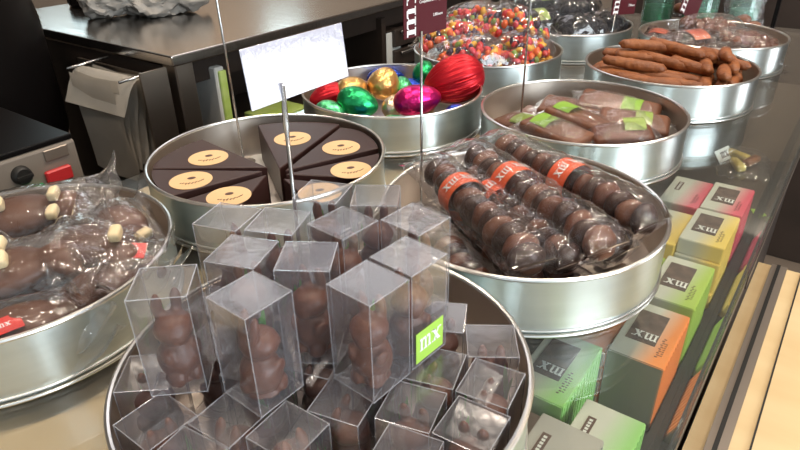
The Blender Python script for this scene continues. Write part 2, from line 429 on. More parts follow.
# ------------------------------------------------------------------ B: clear boxes with chocolate bunnies
def bunny_mesh():
    b = bmesh.new()
    ball((0,0,.25), (.205,.19,.26), 3, b); ball((0,-.07,.24), (.15,.13,.17), 3, b)
    ball((0,-.02,.61), (.185,.175,.165), 3, b); ball((0,-.16,.56), (.085,.065,.07), 3, b)
    for s in (-1,1):
        ball((s*.085,.06,.83), (.058,.048,.19), 3, b, Euler((.22,0,s*.12)))
        ball((s*.155,-.11,.36), (.06,.09,.075), 3, b, Euler((.5,0,0)))
        ball((s*.105,-.13,.075), (.085,.11,.08), 3, b)
        ball((s*.07,-.15,.61), (.05,.045,.05), 2, b)
    ball((0,.17,.14), .07, 2, b)
    ball((0,0,.03), (.20,.18,.035), 2, b)
    b = remesh(b, .022, 4)
    for v in b.verts:                      # the figure stays inside its box
        r = math.hypot(v.co.x, v.co.y)
        if r > .20:
            k = (.20 + (r-.20)*.35)/r; v.co.x *= k; v.co.y *= k
    rough_up(b, .010, 6, 4)
    return b
BW = .0152
def box_film(H, seed):
    rnd = random.Random(seed); b = bmesh.new(); w = BW
    vs = bx(b, (0,0,H/2), (2*w, 2*w, H))
    # lid flap and creases inside
    z = H-.0006; a = rnd.uniform(.004,.011)
    def q(pts, mi=0):
        f = b.faces.new([b.verts.new(p) for p in pts]); f.material_index = mi
    e = w-.0012
    q([(-e,e,z),(e,e,z),(e,-e*.2,z-a),(-e,-e*.2,z-a)])
    q([(-e,-e,z-.0005),(e,-e,z-.0005),(e*.9,-e+.001,z-.012),(-e*.9,-e+.001,z-.012)])
    r = .00032
    for sx in (-1,1):
        for sy in (-1,1): tube(b, [(sx*w,sy*w,0),(sx*w,sy*w,H)], r, 5, True, 1)
    for zz in (0.0004, H):
        for s in (-1,1):
            tube(b, [(-w,s*w,zz),(w,s*w,zz)], r, 5, True, 1); tube(b, [(s*w,-w,zz),(s*w,w,zz)], r, 5, True, 1)
    return b
bun = bunny_mesh()
meB = bpy.data.meshes.new('bunny')
for f in bun.faces: f.smooth = True
bun.to_mesh(meB); bun.free(); meB.materials.append(M['milk'])
def ribbon_bm():
    b = bmesh.new()
    for (x0, y0, ln, w, tw) in ((-.0105,.011,.030,.0032,.25), (-.0085,.012,.022,.0028,-.35)):
        prev = None
        for i in range(8):
            t = i/7; ww = w*math.sin(PI*min(1,t*.92+.08))**.6+.0002
            c = Vector((x0+tw*.012*t, y0+.001*t, .014+ln*t))
            p = (b.verts.new(c+Vector((-ww/2,-.0008,0))), b.verts.new(c+Vector((ww/2,.0008,0))))
            if prev: b.faces.new((prev[0],prev[1],p[1],p[0]))
            prev = p
    bmesh.ops.solidify(b, geom=b.faces[:], thickness=.0004)
    return b
def make_bunny_box(H, seed, hb, name):
    t = thing('bunny_box', None, 'box')
    obj('clear_box', box_film(H, seed), [M['box'], M['box_edge']], t, smooth=False)
    o = obj('chocolate_bunny', meB, M['milk'], t, loc=(0,0,.0012)); o.scale = (.061, .061, hb) if H > .06 else (.0645, .0645, hb)
    obj('ribbon', ribbon_bm(), M['leaf'], t)
    return t
ups = [ # x, y, yaw, label, bunny turn
 (-.1256,.2714, 6,'tall clear box at far left of the bunny tin, chocolate bunny seen whole inside'),
 (-.0774,.2589,-39,'clear box showing a lumpy bunny behind its front corner, right of the leftmost tall box'),
 (-.0173,.2679,-41,'tall clear box nearest the middle, one corner edge pointing at the viewer'),
 (.0045,.2932,-42,'tall clear box with a lime green mx label low on its side'),
 (.0097,.3359,-42,'pale clear box behind the lime labelled box, beside the orange banded rolls'),
 (-.0524,.2945,-4,'square topped clear box with a flat front, left of the middle corner-on box'),
 (-.0350,.3326,-41,'clear box with a diamond shaped lid in the middle of the upper tier'),
 (-.0157,.3692,-4,'clear box at the back of the bunny tin, nearest the chocolate rolls'),
 (-.0515,.3760,-18,'clear box at the back rim directly in front of the wedge boxes'),
 (-.1080,.3430,-20,'clear box at the back left of the bunny tin, below a tan sticker'),
 (-.0752,.3359,-14,'clear box crossed by the sign rod, right of the back left box'),
 (-.0900,.3010,-17,'clear box with a wide grey lid, second row behind the lumpy bunny'),
]
los = [
 (-.1488,.2762,4,'low clear box against the left wall of the bunny tin, pale shiny lid'),
 (-.1322,.2389,-37,'low clear box under the left tall box, lid turned as a diamond'),
 (-.0928,.2403,-33,'low clear box with a dark lid between the two left tall boxes'),
 (-.032,.2518,-23,'low clear box squeezed under the middle corner-on box'),
 (.0045,.2461,-22,'low clear box below the lime mx label with a glint on its lid'),
 (-.0602,.2301,-34,'low clear box at the bottom edge left of the centre'),
 (.0552,.2987,-3,'low clear box against the right rim, square lid facing straight up'),
 (.0499,.2626,-28,'low clear box at the right, in front of the square lid by the rim'),
 (.0356,.2317,-32,'low clear box nearest the viewer at lower right with a wide grey lid'),
 (-.0001,.2135,-25,'low clear box cut by the bottom edge of the picture right of centre'),
 (-.110,.2135,-30,'low clear box cut by the bottom edge at lower left'),
 (.0188,.277,-20,'low clear box right behind the lime mx label'),
 (.0263,.3241,-10,'low clear box in shade behind the square lid by the right rim'),
]
fill = [(-.1175,.3034),(-.0868,.2814),(-.0518,.2868),(-.0114,.2856),(-.0087,.3204),(.0022,.3565),(-.05,.322),(-.0878,.3257),(-.0245,.3744),(-.0609,.3653),(-.125,.345)]
protoU = [make_bunny_box(.0650, 10+i, .056, 'u') for i in range(3)]
protoL = [make_bunny_box(.0525, 20+i, .049, 'l') for i in range(3)]
used = set()
def place(proto, i, x, y, z, yaw, label, group):
    p = proto[i % 3]; yaw += (90*((i*7) % 4) if proto is protoL else 0)
    if id(p) not in used:
        used.add(id(p)); p.location = (x,y,z); p.rotation_euler = (0,0,R(yaw)); p['label'] = label; p['group'] = group; return p
    return dup(p, (x,y,z), (0,0,R(yaw)), label, group)
upo = []
for i, (x,y,a,lb) in enumerate(ups): upo.append(place(protoU, i, x, y, .0575, a, lb, 'bunny boxes of the upper tier'))
for i, (x,y,a,lb) in enumerate(los): place(protoL, i, x, y, .0035, a, lb, 'bunny boxes of the lower tier')
for i, (x,y) in enumerate(fill): place(protoL, i+13, x, y, .0035, -20, 'clear bunny box buried under the upper tier of the front tin', 'bunny boxes hidden below the upper tier')
def setbun(o, rz, s=None):
    for c in o.children:
        if c.name.startswith('chocolate'):
            c.rotation_euler = (0,0,R(rz))
            if s: c.scale = s
for o, rz in zip(upo, (35, 150, 20, 60, 0, -20, 40, 10, 20, -60, 30, 15)): setbun(o, rz)
setbun(upo[1], 170, (.062,.062,.052)); setbun(upo[0], 30, (.060,.060,.057))
# mx label on the labelled box: on its camera-facing right side
mxl = bmesh.new(); bx(mxl, (0,0,0), (.0245, .0003, .0215))
mx(mxl, Matrix.Translation((-.0092,-.0002,-.0032)) @ Matrix.Rotation(R(90),4,'X') @ Matrix.Shear('XZ',4,(0,0)) @ Matrix.Scale(.0088,4), 1)
o = obj('label', mxl, [M['lime'], M['white']], upo[3], smooth=False, loc=(BW+.0004, 0, .0135), rot=(0,0,R(90))); o['label'] = 'lime green label printed mx in white'

# ------------------------------------------------------------------ C: wedge boxes
def wedge(root, L, half, seed):
    h = .0455
    pts = [(.003,0)] + [(1.2*L*math.cos(a), 1.2*L*math.sin(a)) for a in [half*(-1+k/4) for k in range(9)]]
    mw = Matrix.Translation(root.location) @ root.rotation_euler.to_matrix().to_4x4(); mi_ = mw.inverted(); cc = Vector((TC['C'][0], TC['C'][1], root.location.z))
    for k in range(1, len(pts)):          # the outer edge follows the wall of the tin
        w_ = mw @ Vector((*pts[k], 0)) - cc
        if w_.length > .1185: w_ *= .1185/w_.length
        w_ = mi_ @ (w_ + cc); pts[k] = (w_.x, w_.y)
    b = bmesh.new(); lo = [b.verts.new((x,y,0)) for x,y in pts]; hi = [b.verts.new((x,y,h)) for x,y in pts]
    b.faces.new(hi); b.faces.new(lo[::-1]); n = len(pts)
    for i in range(n): b.faces.new((lo[i],lo[(i+1)%n],hi[(i+1)%n],hi[i]))
    bmesh.ops.bevel(b, geom=b.edges[:], offset=.0007, segments=1, affect='EDGES')
    obj('card_box', b, M['dark_card'], root, smooth=False)
    b = lathe([(0,.0004),(.0208,.0004),(.0208,0)], 40)
    st = obj('sticker', b, [M['sticker']], root, loc=(L*.73, 0, h+.0001), rot=(0,0,-root.rotation_euler.z + R(20)))
    st['label'] = 'round tan sticker with a brown cocoa bean print'
    b = bmesh.new(); ball((.001,.0045,.0006), (.0042,.0030,.0003), 2, b)
    for k in range(9):
        a0 = -2.6+k*.26; r0 = .0125
        tube(b, [(r0*math.cos(a0), r0*.55*math.sin(a0)-.001, .0006), (r0*math.cos(a0+.12)+.0008, r0*.55*math.sin(a0+.12)+.0008*(k%2), .0006)], .00035, 4)
    for k in range(4): tube(b, [(-.006+k*.003,-.0095,.0006),(-.005+k*.003,-.0085+.0006*(k%2),.0006)], .0003, 4)
    obj('print', b, M['print_brown'], st)
for tx, ty, az, L, lb in ((.0065,-.030,158,.104,'dark wedge box at the back of the left three, beside the pale disc'),
  (.0035,-.037,197,.100,'dark wedge box between the two other wedges on the left side of the tin'),
  (.0080,-.044,241,.080,'dark wedge box nearest the viewer on the left, its cut side showing'),
  (.0170,-.036,89,.118,'dark wedge box nearest the sign rod at the back of the tin'),
  (.0215,-.040,48,.112,'dark wedge box in the middle of the right three wedges'),
  (.0225,-.047,6,.094,'dark wedge box at the right rim of its tin beside the chocolate rolls')):
    t = thing('wedge_box', lb, 'box', at('C',tx,ty,.0028), (0,0,R(az)), 'wedge shaped chocolate boxes')
    wedge(t, L, R(20.5), az)
t = thing('wedge_box', 'dark wedge box half hidden behind the bunny boxes', 'box', at('C',.022,-.055,.0028), (0,0,R(-40)), 'wedge shaped chocolate boxes'); wedge(t, .076, R(19), 3)

# ------------------------------------------------------------------ SIGNS
def rod(b, pts, r=.0014): tube(b, pts, r, 8)
# white card on a rod standing among the bunny boxes
t = thing('price_sign', 'blank white sign card clipped to a steel rod above the wedge boxes', 'sign', (-.0755,.398,.0030), (0,0,AZ))
b = bmesh.new(); rod(b, [(0,0,.002),(0,0,.150)], .0015); obj('rod', b, M['rod'], t)
b = lathe([(0,0),(.012,0),(.012,.0015),(.003,.0025),(0,.0025)], 24); obj('foot', b, M['rod'], t)
b = bmesh.new(); tube(b, [(0,0,.147),(0,0,.158),(0,-.0003,.170),(0,-.0012,.186)], [.0012,.0022,.0019,.0011], 8); bx(b, (0,-.0013,.182), (.0024,.0012,.012)); obj('clip', b, M['rod'], t)
b = rbox((.094,.0008,.038), .0003, 1, (0,0,0)); obj('card', b, M['card_white'], t, smooth=False, loc=(.019,.0014,.1955), rot=(R(-6),0,0))
# rods of signs whose boards are above the frame
def plain_sign(lb, loc, h, lean=(0,0)):
    t = thing('price_sign', lb, 'sign', loc, (lean[0],lean[1],0))
    b = bmesh.new(); rod(b, [(0,0,.001),(0,0,h)], .0014); obj('rod', b, M['rod'], t)
    b = lathe([(0,0),(.014,0),(.014,.001),(.003,.0022),(0,.0022)], 28); obj('foot', b, M['rod'], t)
    b = rbox((.05,.0012,.035), .0003, 1); obj('board', b, M['plum'], t, smooth=False, loc=(0,.0015,h+.012), rot=(0,0,AZ))
    return t
plain_sign('thin steel sign rod standing behind the wedge boxes, board above the picture', (-.1905,.706,.003), .30, (0,R(-1)))
plain_sign('thin steel sign rod standing in the lime labelled chocolate bar tin', (.168,.812,.003), .33)
b = lathe([(0,0),(.026,0),(.026,.0008),(0,.0008)], 40)
tag(obj('doily', b, M['label_grey'], None, loc=(-.163,.712,.0026)), 'pale round disc lying on the bottom of the wedge box tin', 'disc')
def mx_sign(lb, loc, h, W, H, off, rotz, lean, lines, txt=.0035):
    t = thing('price_sign', lb, 'sign', loc, (lean[0],lean[1],rotz))
    b = bmesh.new(); rod(b, [(0,0,.001),(0,0,h+.004)], .0013); obj('rod', b, M['rod'], t)
    b = lathe([(0,0),(.012,0),(.012,.001),(.003,.0022),(0,.0022)], 28); obj('foot', b, M['rod'], t)
    bd = obj('board', rbox((W,.0012,H), .0003, 1), M['plum'], t, smooth=False, loc=(off,.0016,h+H/2))
    b = bmesh.new(); sw = W*.20
    mtx = Matrix.Translation((-W/2+W*.06+sw, -.0006, -H*.47)) @ Matrix.Rotation(R(90),4,'X') @ Matrix.Rotation(R(90),4,'Z') @ Matrix.Diagonal((H*.94/2.1, sw, .0003, 1))
    mx(b, mtx, 0, 1); obj('logo', b, M['white'], bd, smooth=False)['label'] = 'white mx printed sideways along the edge'
    b = bmesh.new()
    for i, ln in enumerate(lines):
        text_mesh(ln, txt, Matrix.Translation((-W*.16+i*W*.32, -.0008, H*.06-i*H*.27)) @ Matrix.Rotation(R(90),4,'X'), b)
    obj('lettering', b, M['white'], bd, smooth=False)
    return t
mx_sign('plum price sign with white mx stripe on a rod in the chocolate roll tin', (.0215,.548,.003), .1835, .058,.048, .0075, AZ-.1, (0,0), ['Croquettes & Nougat lait','2.80/euro'], .0034)
mx_sign('small plum price sign with white mx stripe leaning over the black sweets', (.4000,1.185,.003), .075, .085,.05, .030, AZ-.2, (0,R(6)), ['Amandes noires','7.00/euro'], .006)
mx_sign('tilted plum price sign behind the coral labelled chocolates', (.5500,1.235,.003), .062, .085,.055, .0, AZ-.2, (0,R(24)), [], .006)

# ------------------------------------------------------------------ D: foil eggs
def egg_bm(a, c, pleat=0, sub=4):
    b = bmesh.new()
    if pleat:
        prof = []; n = 40; seg = 120
        rings = []
        for i in range(n+1):
            th = PI*i/n; x = -a*math.cos(th); r0 = c*math.sin(th)*(1-.16*math.cos(th))
            rings.append([b.verts.new((x, (r0*(1+pleat*math.sin(k*2*PI/seg*30+2.2*math.sin(k)+.6*noise.noise(Vector((k*.4,i*.15,0))))))*math.cos(2*PI*k/seg), (r0*(1+pleat*math.sin(k*2*PI/seg*30)))*math.sin(2*PI*k/seg))) for k in range(seg)])
        for p, q in zip(rings, rings[1:]):
            for k in range(seg): b.faces.new((p[k],p[(k+1)%seg],q[(k+1)%seg],q[k]))
        bmesh.ops.remove_doubles(b, verts=b.verts[:], dist=1e-6)
        bmesh.ops.recalc_face_normals(b, faces=b.faces[:])
        return b
    bmesh.ops.create_icosphere(b, subdivisions=sub, radius=1)
    for v in b.verts:
        t = v.co.x
        k = c*(1-.14*t)
        v.co = Vector((a*t, k*v.co.y, k*v.co.z))
    rough_up(b, .0006, 260, a*1000)
    return b
eggs = [('foil_red',.0440,.0320,(.0796,.862,.056),(0,R(-16),R(8)),'largest egg in pleated red foil at the right of the egg tin',.035),
 ('foil_gold',.0235,.0225,(-.0191,.865,.052),(0,R(-60),R(30)),'round gold foil egg in the middle of the egg tin',0),
 ('foil_gold',.0245,.0205,(-.0640,.851,.046),(0,R(-15),R(35)),'gold foil egg beside the corner of the white sign',0),
 ('foil_green',.0285,.0205,(-.0535,.800,.046),(0,R(12),R(-15)),'shiny dark green foil egg at the front of the egg tin',0),
 ('foil_mag',.0325,.0205,(.0260,.800,.048),(0,R(-6),R(10)),'magenta foil egg lying in front of the large red egg',0),
 ('foil_green',.0200,.0165,(.0400,.924,.050),(0,R(-40),R(70)),'green foil egg at the back rim behind the large red egg',0),
 ('foil_mint',.0190,.0130,(.0080,.872,.044),(0,R(-30),R(100)),'small mint green egg right of the round gold egg',0),
 ('foil_blue',.0300,.0170,(-.0180,.945,.036),(0,0,R(10)),'blue foil egg at the back rim of the egg tin',0),
 ('foil_pale',.0180,.0140,(-.0060,.808,.038),(0,R(-30),R(50)),'pale gold egg peeping out left of the magenta egg',0),
 ('foil_red',.0280,.0190,(-.0960,.845,.040),(0,R(-8),R(20)),'red foil egg at the left rim under the white sign',.02),
 ('foil_mint',.0220,.0160,(-.0900,.792,.036),(0,0,R(-20)),'mint green egg at the left front rim',0),
 ('foil_blue',.0250,.0150,(-.0430,.764,.026),(0,0,R(-5)),'blue foil egg low against the front rim under the dark green egg',0),
 ('foil_mint',.0210,.0150,(-.0040,.756,.028),(0,0,R(8)),'mint green egg low at the front rim in the middle',0),
 ('foil_mint',.0220,.0150,(.0440,.762,.026),(0,0,R(10)),'mint green egg low at the front rim under the magenta egg',0),
 ('foil_blue',.0170,.0130,(.0770,.790,.032),(0,0,R(40)),'blue foil egg at the right front under the red egg',0),
 ('foil_blue',.0230,.0160,(.0230,.905,.030),(0,0,R(-60)),'blue foil egg in shade behind the mint egg',0),
 ('foil_gold',.0230,.0180,(-.0560,.900,.030),(0,0,R(50)),'gold foil egg low at the back left of the tin',0),
 ('foil_gold',.0240,.0180,(.0330,.846,.022),(0,0,R(50)),'gold foil egg buried under the big red egg',0)]
for m, a, c, loc, rot, lb, pl in eggs:
    o = obj('foil_egg', egg_bm(a, c, pl), M[m], None, loc=loc, rot=rot, angle=80)
    tag(o, lb, 'egg', 'foil wrapped eggs')

# ------------------------------------------------------------------ E: bagged chocolate bars with lime labels
def choc_bag(lb, loc, rot, L, W, T, seed, choc='milk_pale', shape='slab', label='lime_pale', lpos=(0,0), lw=.024, group=None, film='film', nubs=(), red=None, cat='bag', fl=1.25, wr=.0035, name='chocolate_bag', lift=0):
    t = thing(name, lb, cat, loc, rot, group)
    if shape == 'slab':
        b = rbox((L, W, T*.82), T*.34, 3, (0,0,T*.45)); rough_up(b, .0016, 45, seed)
        obj('chocolate_bar', b, M[choc], t, angle=60)
    elif shape == 'fig':
        b = bmesh.new(); ball((-L*.12,0,T*.5), (L*.36,W*.42,T*.46), 3, b); ball((L*.28,W*.05,T*.48), (L*.2,W*.3,T*.42), 3, b)
        ball((L*.40,-W*.22,T*.4), (L*.09,W*.12,T*.22), 3, b); ball((-L*.38,W*.25,T*.35), (L*.12,W*.16,T*.25), 3, b); ball((-L*.38,-W*.25,T*.35), (L*.12,W*.16,T*.25), 3, b)
        b = remesh(b, T*.07, 6); rough_up(b, .0016, 40, seed)
        obj('chocolate_figure', b, M[choc], t, angle=80)
    elif shape == 'lumps':
        rnd = random.Random(seed)
        base = None
        nn = 0
        for k in range(26):
            x = rnd.uniform(-.42,.42)*L; y = rnd.uniform(-.40,.40)*W
            r = rnd.uniform(.0085,.0125); z = r + (T-2*r)*rnd.random()*(1-(2*x/L)**2)*(1-(2*y/W)**2)
            if base is None:
                base = []
                for q in range(3):
                    bb = ball((0,0,0), (1.15,.9,.8), 3); rough_up(bb, .22, 2.1, q+seed); me = bpy.data.meshes.new('lump')
                    for f in bb.faces: f.smooth = True
                    bb.to_mesh(me); bb.free(); me.materials.append(M[choc]); base.append(me)
            o = bpy.data.objects.new('sweet', base[k%3]); link(o, t); o.location = (x,y,z); o.scale = (r,r,r); o.rotation_euler = (rnd.uniform(0,6),rnd.uniform(0,6),rnd.uniform(0,6))
    for (nx_, ny_, nz_, rx) in nubs:
        b = rbox((.0088,.0145,.0088), .0027, 3); rough_up(b, .0005, 200, seed)
        obj('cream_nub', b, M['cream'], t, loc=(nx_,ny_,nz_), rot=(0,0,rx))
    if label:
        # band round the middle of the bag
        b = bmesh.new(); n = 12; prev = None
        for i in range(n+1):
            v = -1+2*i/n; y = v*W*.36; z = T*1.02 + .0022 - (abs(v)**2.6)*T*.22
            p = [b.verts.new((lpos[0]+s*lw/2, lpos[1]+y, z)) for s in (-1,1)]
            if prev: b.faces.new((prev[0],prev[1],p[1],p[0]))
            prev = p
        bmesh.ops.solidify(b, geom=b.faces[:], thickness=.0004)
        obj('label', b, M[label], t)
    if red:
        b = rbox((.022,.016,.0008), .0002, 1)
        mx(b, Matrix.Translation((-.004,-.002,.0004)) @ Matrix.Scale(.004,4), 1)
        obj('label', b, [M['red_label'], M['white']], t, smooth=False, loc=red[:3], rot=(0,0,red[3]))
    obj('cellophane', film_pillow(L*fl, W*fl*1.04, T*1.1, seed, wr, lift=lift), M[film], t, angle=75)
    return t
GE = 'bagged milk chocolate bars'
choc_bag('chocolate bar bag at the left rim of its tin, small lime label half turned away', at('E',-.068,.028,.013), (R(8),R(-8),R(-62)), .078,.044,.020, 1, lpos=(.01,0), group=GE)
choc_bag('chocolate bar bag nearest the front rim with a bright lime label', at('E',-.038,-.036,.026), (R(4),R(4),R(-52)), .088,.046,.020, 2, label='lime', lpos=(-.018,0), group=GE, film='bag')
choc_bag('chocolate bar bag with a lime label right of the front one', at('E',-.002,-.005,.029), (R(-4),R(5),R(-50)), .088,.046,.020, 3, label='lime', lpos=(-.022,0), group=GE)
choc_bag('dark glossy chocolate bag at the right front, label on its far edge', at('E',.034,-.058,.027), (R(8),R(-4),R(-8)), .070,.042,.022, 4, lpos=(.014,.012), choc='milk', group=GE, film='film_fine')
choc_bag('chocolate bag with a narrow lime label between dark bag and right rim', at('E',.062,-.012,.026), (R(10),R(4),R(-20)), .085,.046,.020, 5, label='lime_pale', lpos=(.01,.004), lw=.02, group=GE, film='bag')
choc_bag('long chocolate bar bag at the back right with a dull lime label', at('E',.062,.048,.026), (R(14),R(6),R(-28)), .105,.048,.022, 6, label='lime', lpos=(.016,0), group=GE, film='bag')
choc_bag('chocolate bar bag lying low at the back left of its tin', at('E',-.022,.060,.010), (0,R(3),R(-30)), .085,.038,.018, 7, label=None, group=GE)
choc_bag('chocolate bar bag buried flat under the lime labelled bags', at('E',-.02,-.03,.003), (0,0,R(-40)), .095,.05,.018, 8, label=None, group=GE)
choc_bag('chocolate bar bag buried flat below the dark glossy bag', at('E',.05,-.03,.003), (0,0,R(-20)), .085,.05,.018, 9, label=None, group=GE)
choc_bag('chocolate bar bag flat on the tin bottom at the back', at('E',.03,.055,.003), (0,0,R(20)), .085,.05,.018, 10, label=None, group=GE)

choc_bag('chocolate bar bag at the far left of its tin without a label in view', at('E',-.075,-.020,.012), (R(4),R(-6),R(-50)), .070,.048,.020, 11, label=None, group=GE, film='film_fine')
choc_bag('chocolate bar bag at the front rim between two lime labels', at('E',.004,-.062,.014), (R(4),R(0),R(-40)), .080,.048,.020, 12, label=None, group=GE, film='film_fine')
choc_bag('chocolate bar bag at the right rim of its tin, half under others', at('E',.078,.020,.012), (R(4),R(4),R(-70)), .075,.048,.020, 13, label=None, group=GE, film='film_fine')
choc_bag('chocolate bar bag at the back rim in the middle of its tin', at('E',.005,.052,.022), (R(10),R(2),R(-30)), .090,.048,.020, 14, label=None, group=GE, film='film_fine')

# ------------------------------------------------------------------ F: loose chocolate sticks
def stick_bm(seed, L):
    rnd = random.Random(seed); b = bmesh.new(); n = 16
    bend = rnd.uniform(-.006,.006)
    pts = []; rs = []
    for i in range(n+1):
        t = i/n; pts.append((L*(t-.5), bend*math.sin(PI*t), 0))
        e = min(t, 1-t)*L
        rs.append(.0088*(1-.10*math.cos(2*PI*t))*(min(1, math.sqrt(max(0,1-(1-min(1,e/.008))**2))+.12)))
    tube(b, pts, rs, 14)
    for v in b.verts: v.co.z *= .86
    rough_up(b, .0014, 120, seed); return b
smesh = []
for q in range(6):
    b = stick_bm(q, (.088,.095,.08,.100,.075,.062)[q])
    for f in b.faces: f.smooth = True
    me = bpy.data.meshes.new('stick'); b.to_mesh(me); b.free(); me.materials.append(M['stick']); smesh.append(me)
rs = random.Random(5)
sticks = []
def stick(dx, dy, z, az, tilt, q):
    o = bpy.data.objects.new('chocolate_stick', smesh[q%6]); link(o); o.location = at('F',dx,dy,z); o.rotation_euler = (0,R(tilt),R(az))
    tag(o, 'rough brown chocolate stick lying loose in the heaped tin', 'chocolate stick', 'loose chocolate sticks in their tin')
for dx,dy,z,az,tl in ((.070,-.064,.0405,58,0),(.090,-.030,.0405,66,0),(.094,.016,.0405,104,0),(.084,.050,.0405,128,0),(.058,.080,.0405,150,0),(.052,-.068,.0550,66,0),(.080,-.036,.0555,62,3),(.092,.000,.0555,74,2),(.084,.034,.0555,112,0),(.064,.008,.060,70,2),(.074,-.018,.069,66,4)): stick(dx,dy,z,az,tl,5)
def fit(dx, dy, z, az, tl, q):
    L = (.088,.095,.08,.100,.075)[q%5]; qs = [q%5, 2, 4]
    for q2 in qs:
        L = (.088,.095,.08,.100,.075)[q2]; ok = all(math.hypot(dx+s_*L/2*math.cos(R(az)), dy+s_*L/2*math.sin(R(az))) < .115 for s_ in (-1,1))
        if ok or z > .058: break
    for _ in range(30):
        if z > .058 or all(math.hypot(dx+s_*L/2*math.cos(R(az)), dy+s_*L/2*math.sin(R(az))) < .115 for s_ in (-1,1)): break
        dx *= .97; dy *= .97
    stick(dx, dy, z, az, tl, q2)
for k in range(8): fit(-.084+.024*k, 0, .0105, 88, 0, 3 if 1 < k < 6 else 4)
for k in range(8): fit(0, -.084+.024*k, .0255, 0, 0, 3 if 1 < k < 6 else 4)
for i, (dx,dy,z,az,tl) in enumerate([(-.078,-.028,.0405,-40,0),(-.050,-.054,.0405,-36,0),(-.016,-.074,.0405,-32,0),(.030,-.072,.041,64,0),(.054,-.060,.0405,60,0),(.080,-.040,.0405,54,0),(.098,-.008,.0405,62,0),
 (-.070,.004,.0405,-34,0),(-.034,-.024,.0405,-40,0),(.004,-.036,.0405,-46,0),(-.078,.040,.0405,40,0),(-.046,.066,.0405,20,0),(.0,.090,.0405,4,0),(.050,.076,.0405,-24,0),(.085,.040,.0405,-44,0),(.03,.02,.0405,-30,0),(-.01,.04,.0405,-20,0)]): fit(dx,dy,z,az,tl,i)
for i, (dx,dy,z,az,tl) in enumerate([(-.060,-.012,.0555,-26,4),(-.040,.018,.0560,-34,2),(-.008,.000,.0560,-52,4),(.020,-.030,.0560,-60,4),(.046,-.028,.0560,64,4),(.074,-.006,.0555,-56,-2),(.036,.030,.0560,-50,3),(.062,.044,.0555,-30,-2),(-.050,.052,.0555,-10,0),(.004,.060,.0555,-16,0)]): fit(dx,dy,z,az,tl,i+1)
for i, (dx,dy,z,az,tl) in enumerate([(-.026,.030,.0715,-20,2),(.014,.016,.0715,-48,5)]): fit(dx,dy,z,az,tl,i)

# ------------------------------------------------------------------ G: bags of candy
cmesh = {}
for q, k in enumerate(('c_red','c_orange','c_yellow','c_pink','c_green','c_dark')):
    b = ball((0,0,0), (1.25,.85,.8), 2); rough_up(b, .2, 1.7, q)
    for f in b.faces: f.smooth = True
    me = bpy.data.meshes.new('candy'); b.to_mesh(me); b.free(); me.materials.append(M[k]); cmesh[k] = me
ckeys = ['c_red']*5 + ['c_orange']*6 + ['c_yellow']*4 + ['c_pink']*3 + ['c_green']*2 + ['c_dark']*5 + ['c_yellow']*2
def candy_bag(lb, loc, rot, L, W, T, seed, n=95):
    t = thing('candy_bag', lb, 'bag', loc, rot, 'bags of mixed candy'); rnd = random.Random(seed)
    for k in range(n):
        while True:
            x = rnd.uniform(-1,1); y = rnd.uniform(-1,1)
            if abs(x)**3+abs(y)**3 < .95: break
        r = rnd.uniform(.0054,.0074)
        hh = T*(1-abs(x)**3)*(1-abs(y)**3)
        z = r*.9 + max(0, hh-2*r)*(rnd.random()**.5)
        o = bpy.data.objects.new('candy', cmesh[rnd.choice(ckeys)]); link(o, t)
        o.location = (x*L*.44, y*W*.44, z); o.scale = (r,r,r); o.rotation_euler = (rnd.uniform(0,6),rnd.uniform(0,6),rnd.uniform(0,6))
    obj('cellophane', film_pillow(L*1.06, W*1.07, T*1.14, seed, .004), M['film'], t, angle=75)
    return t
candy_bag('candy bag lying flat at the front of the pile behind the big red egg', at('G',-.035,-.055,.040), (R(10),R(-4),R(10)), .14,.085,.040, 31)
candy_bag('candy bag at the front right of the pile, sloping to the rim', at('G',.055,-.030,.038), (R(12),R(10),R(40)), .12,.085,.042, 32)
candy_bag('candy bag at the left of the pile beside the plum sign, yellow sweets on top', at('G',-.062,.010,.062), (R(6),R(-12),R(20)), .12,.075,.032, 33)
candy_bag('candy bag leaning upright at the top right of the pile', at('G',.048,.030,.070), (R(22),R(16),R(-30)), .13,.085,.040, 34)
candy_bag('candy bag at the very top of the pile at the back', at('G',-.015,.055,.078), (R(14),R(-4),R(4)), .12,.08,.034, 35)
candy_bag('candy bag buried at the bottom of the pile', at('G',0,.005,.003), (0,0,R(30)), .17,.14,.036, 36, 60)

# ------------------------------------------------------------------ H: black sweets
GH = 'bags of black sweets'
M['licorice'] = pbr('black_liquorice', (.018,.016,.018), .30, c2=(.05,.045,.05), scale=260, bump=.8, bscale=300)
def bl(lb, loc, rot, L, W, T, seed, lab=None, lpos=(0,0)):
    return choc_bag(lb, loc, rot, L, W, T, seed, 'licorice', 'lumps', lab, lpos, .02, GH, 'film', name='sweet_bag', fl=1.1)
bl('bag of black sweets at the left of the back tin with a lime label', at('H',-.060,-.030,.045), (R(12),R(-4),R(10)), .11,.07,.035, 41, 'lime_pale', (.0,0))
bl('bag of black sweets on top at the left with a lime label', at('H',-.055,.020,.070), (R(10),R(-2),R(0)), .11,.07,.035, 42, 'lime_pale', (.01,0))
bl('bag of black sweets at the front middle of the back tin', at('H',.010,-.065,.040), (R(16),R(4),R(14)), .11,.07,.036, 43)
bl('bag of black sweets on top in the middle of the back tin', at('H',.012,.000,.066), (R(12),R(4),R(-16)), .11,.08,.036, 44)
bl('bag of black sweets at the right rim beside the small plum sign', at('H',.075,-.010,.040), (R(10),R(10),R(50)), .10,.07,.034, 45)
bl('bag of black sweets at the bottom of the back tin', at('H',0,0,.003), (0,0,R(30)), .17,.15,.036, 46)

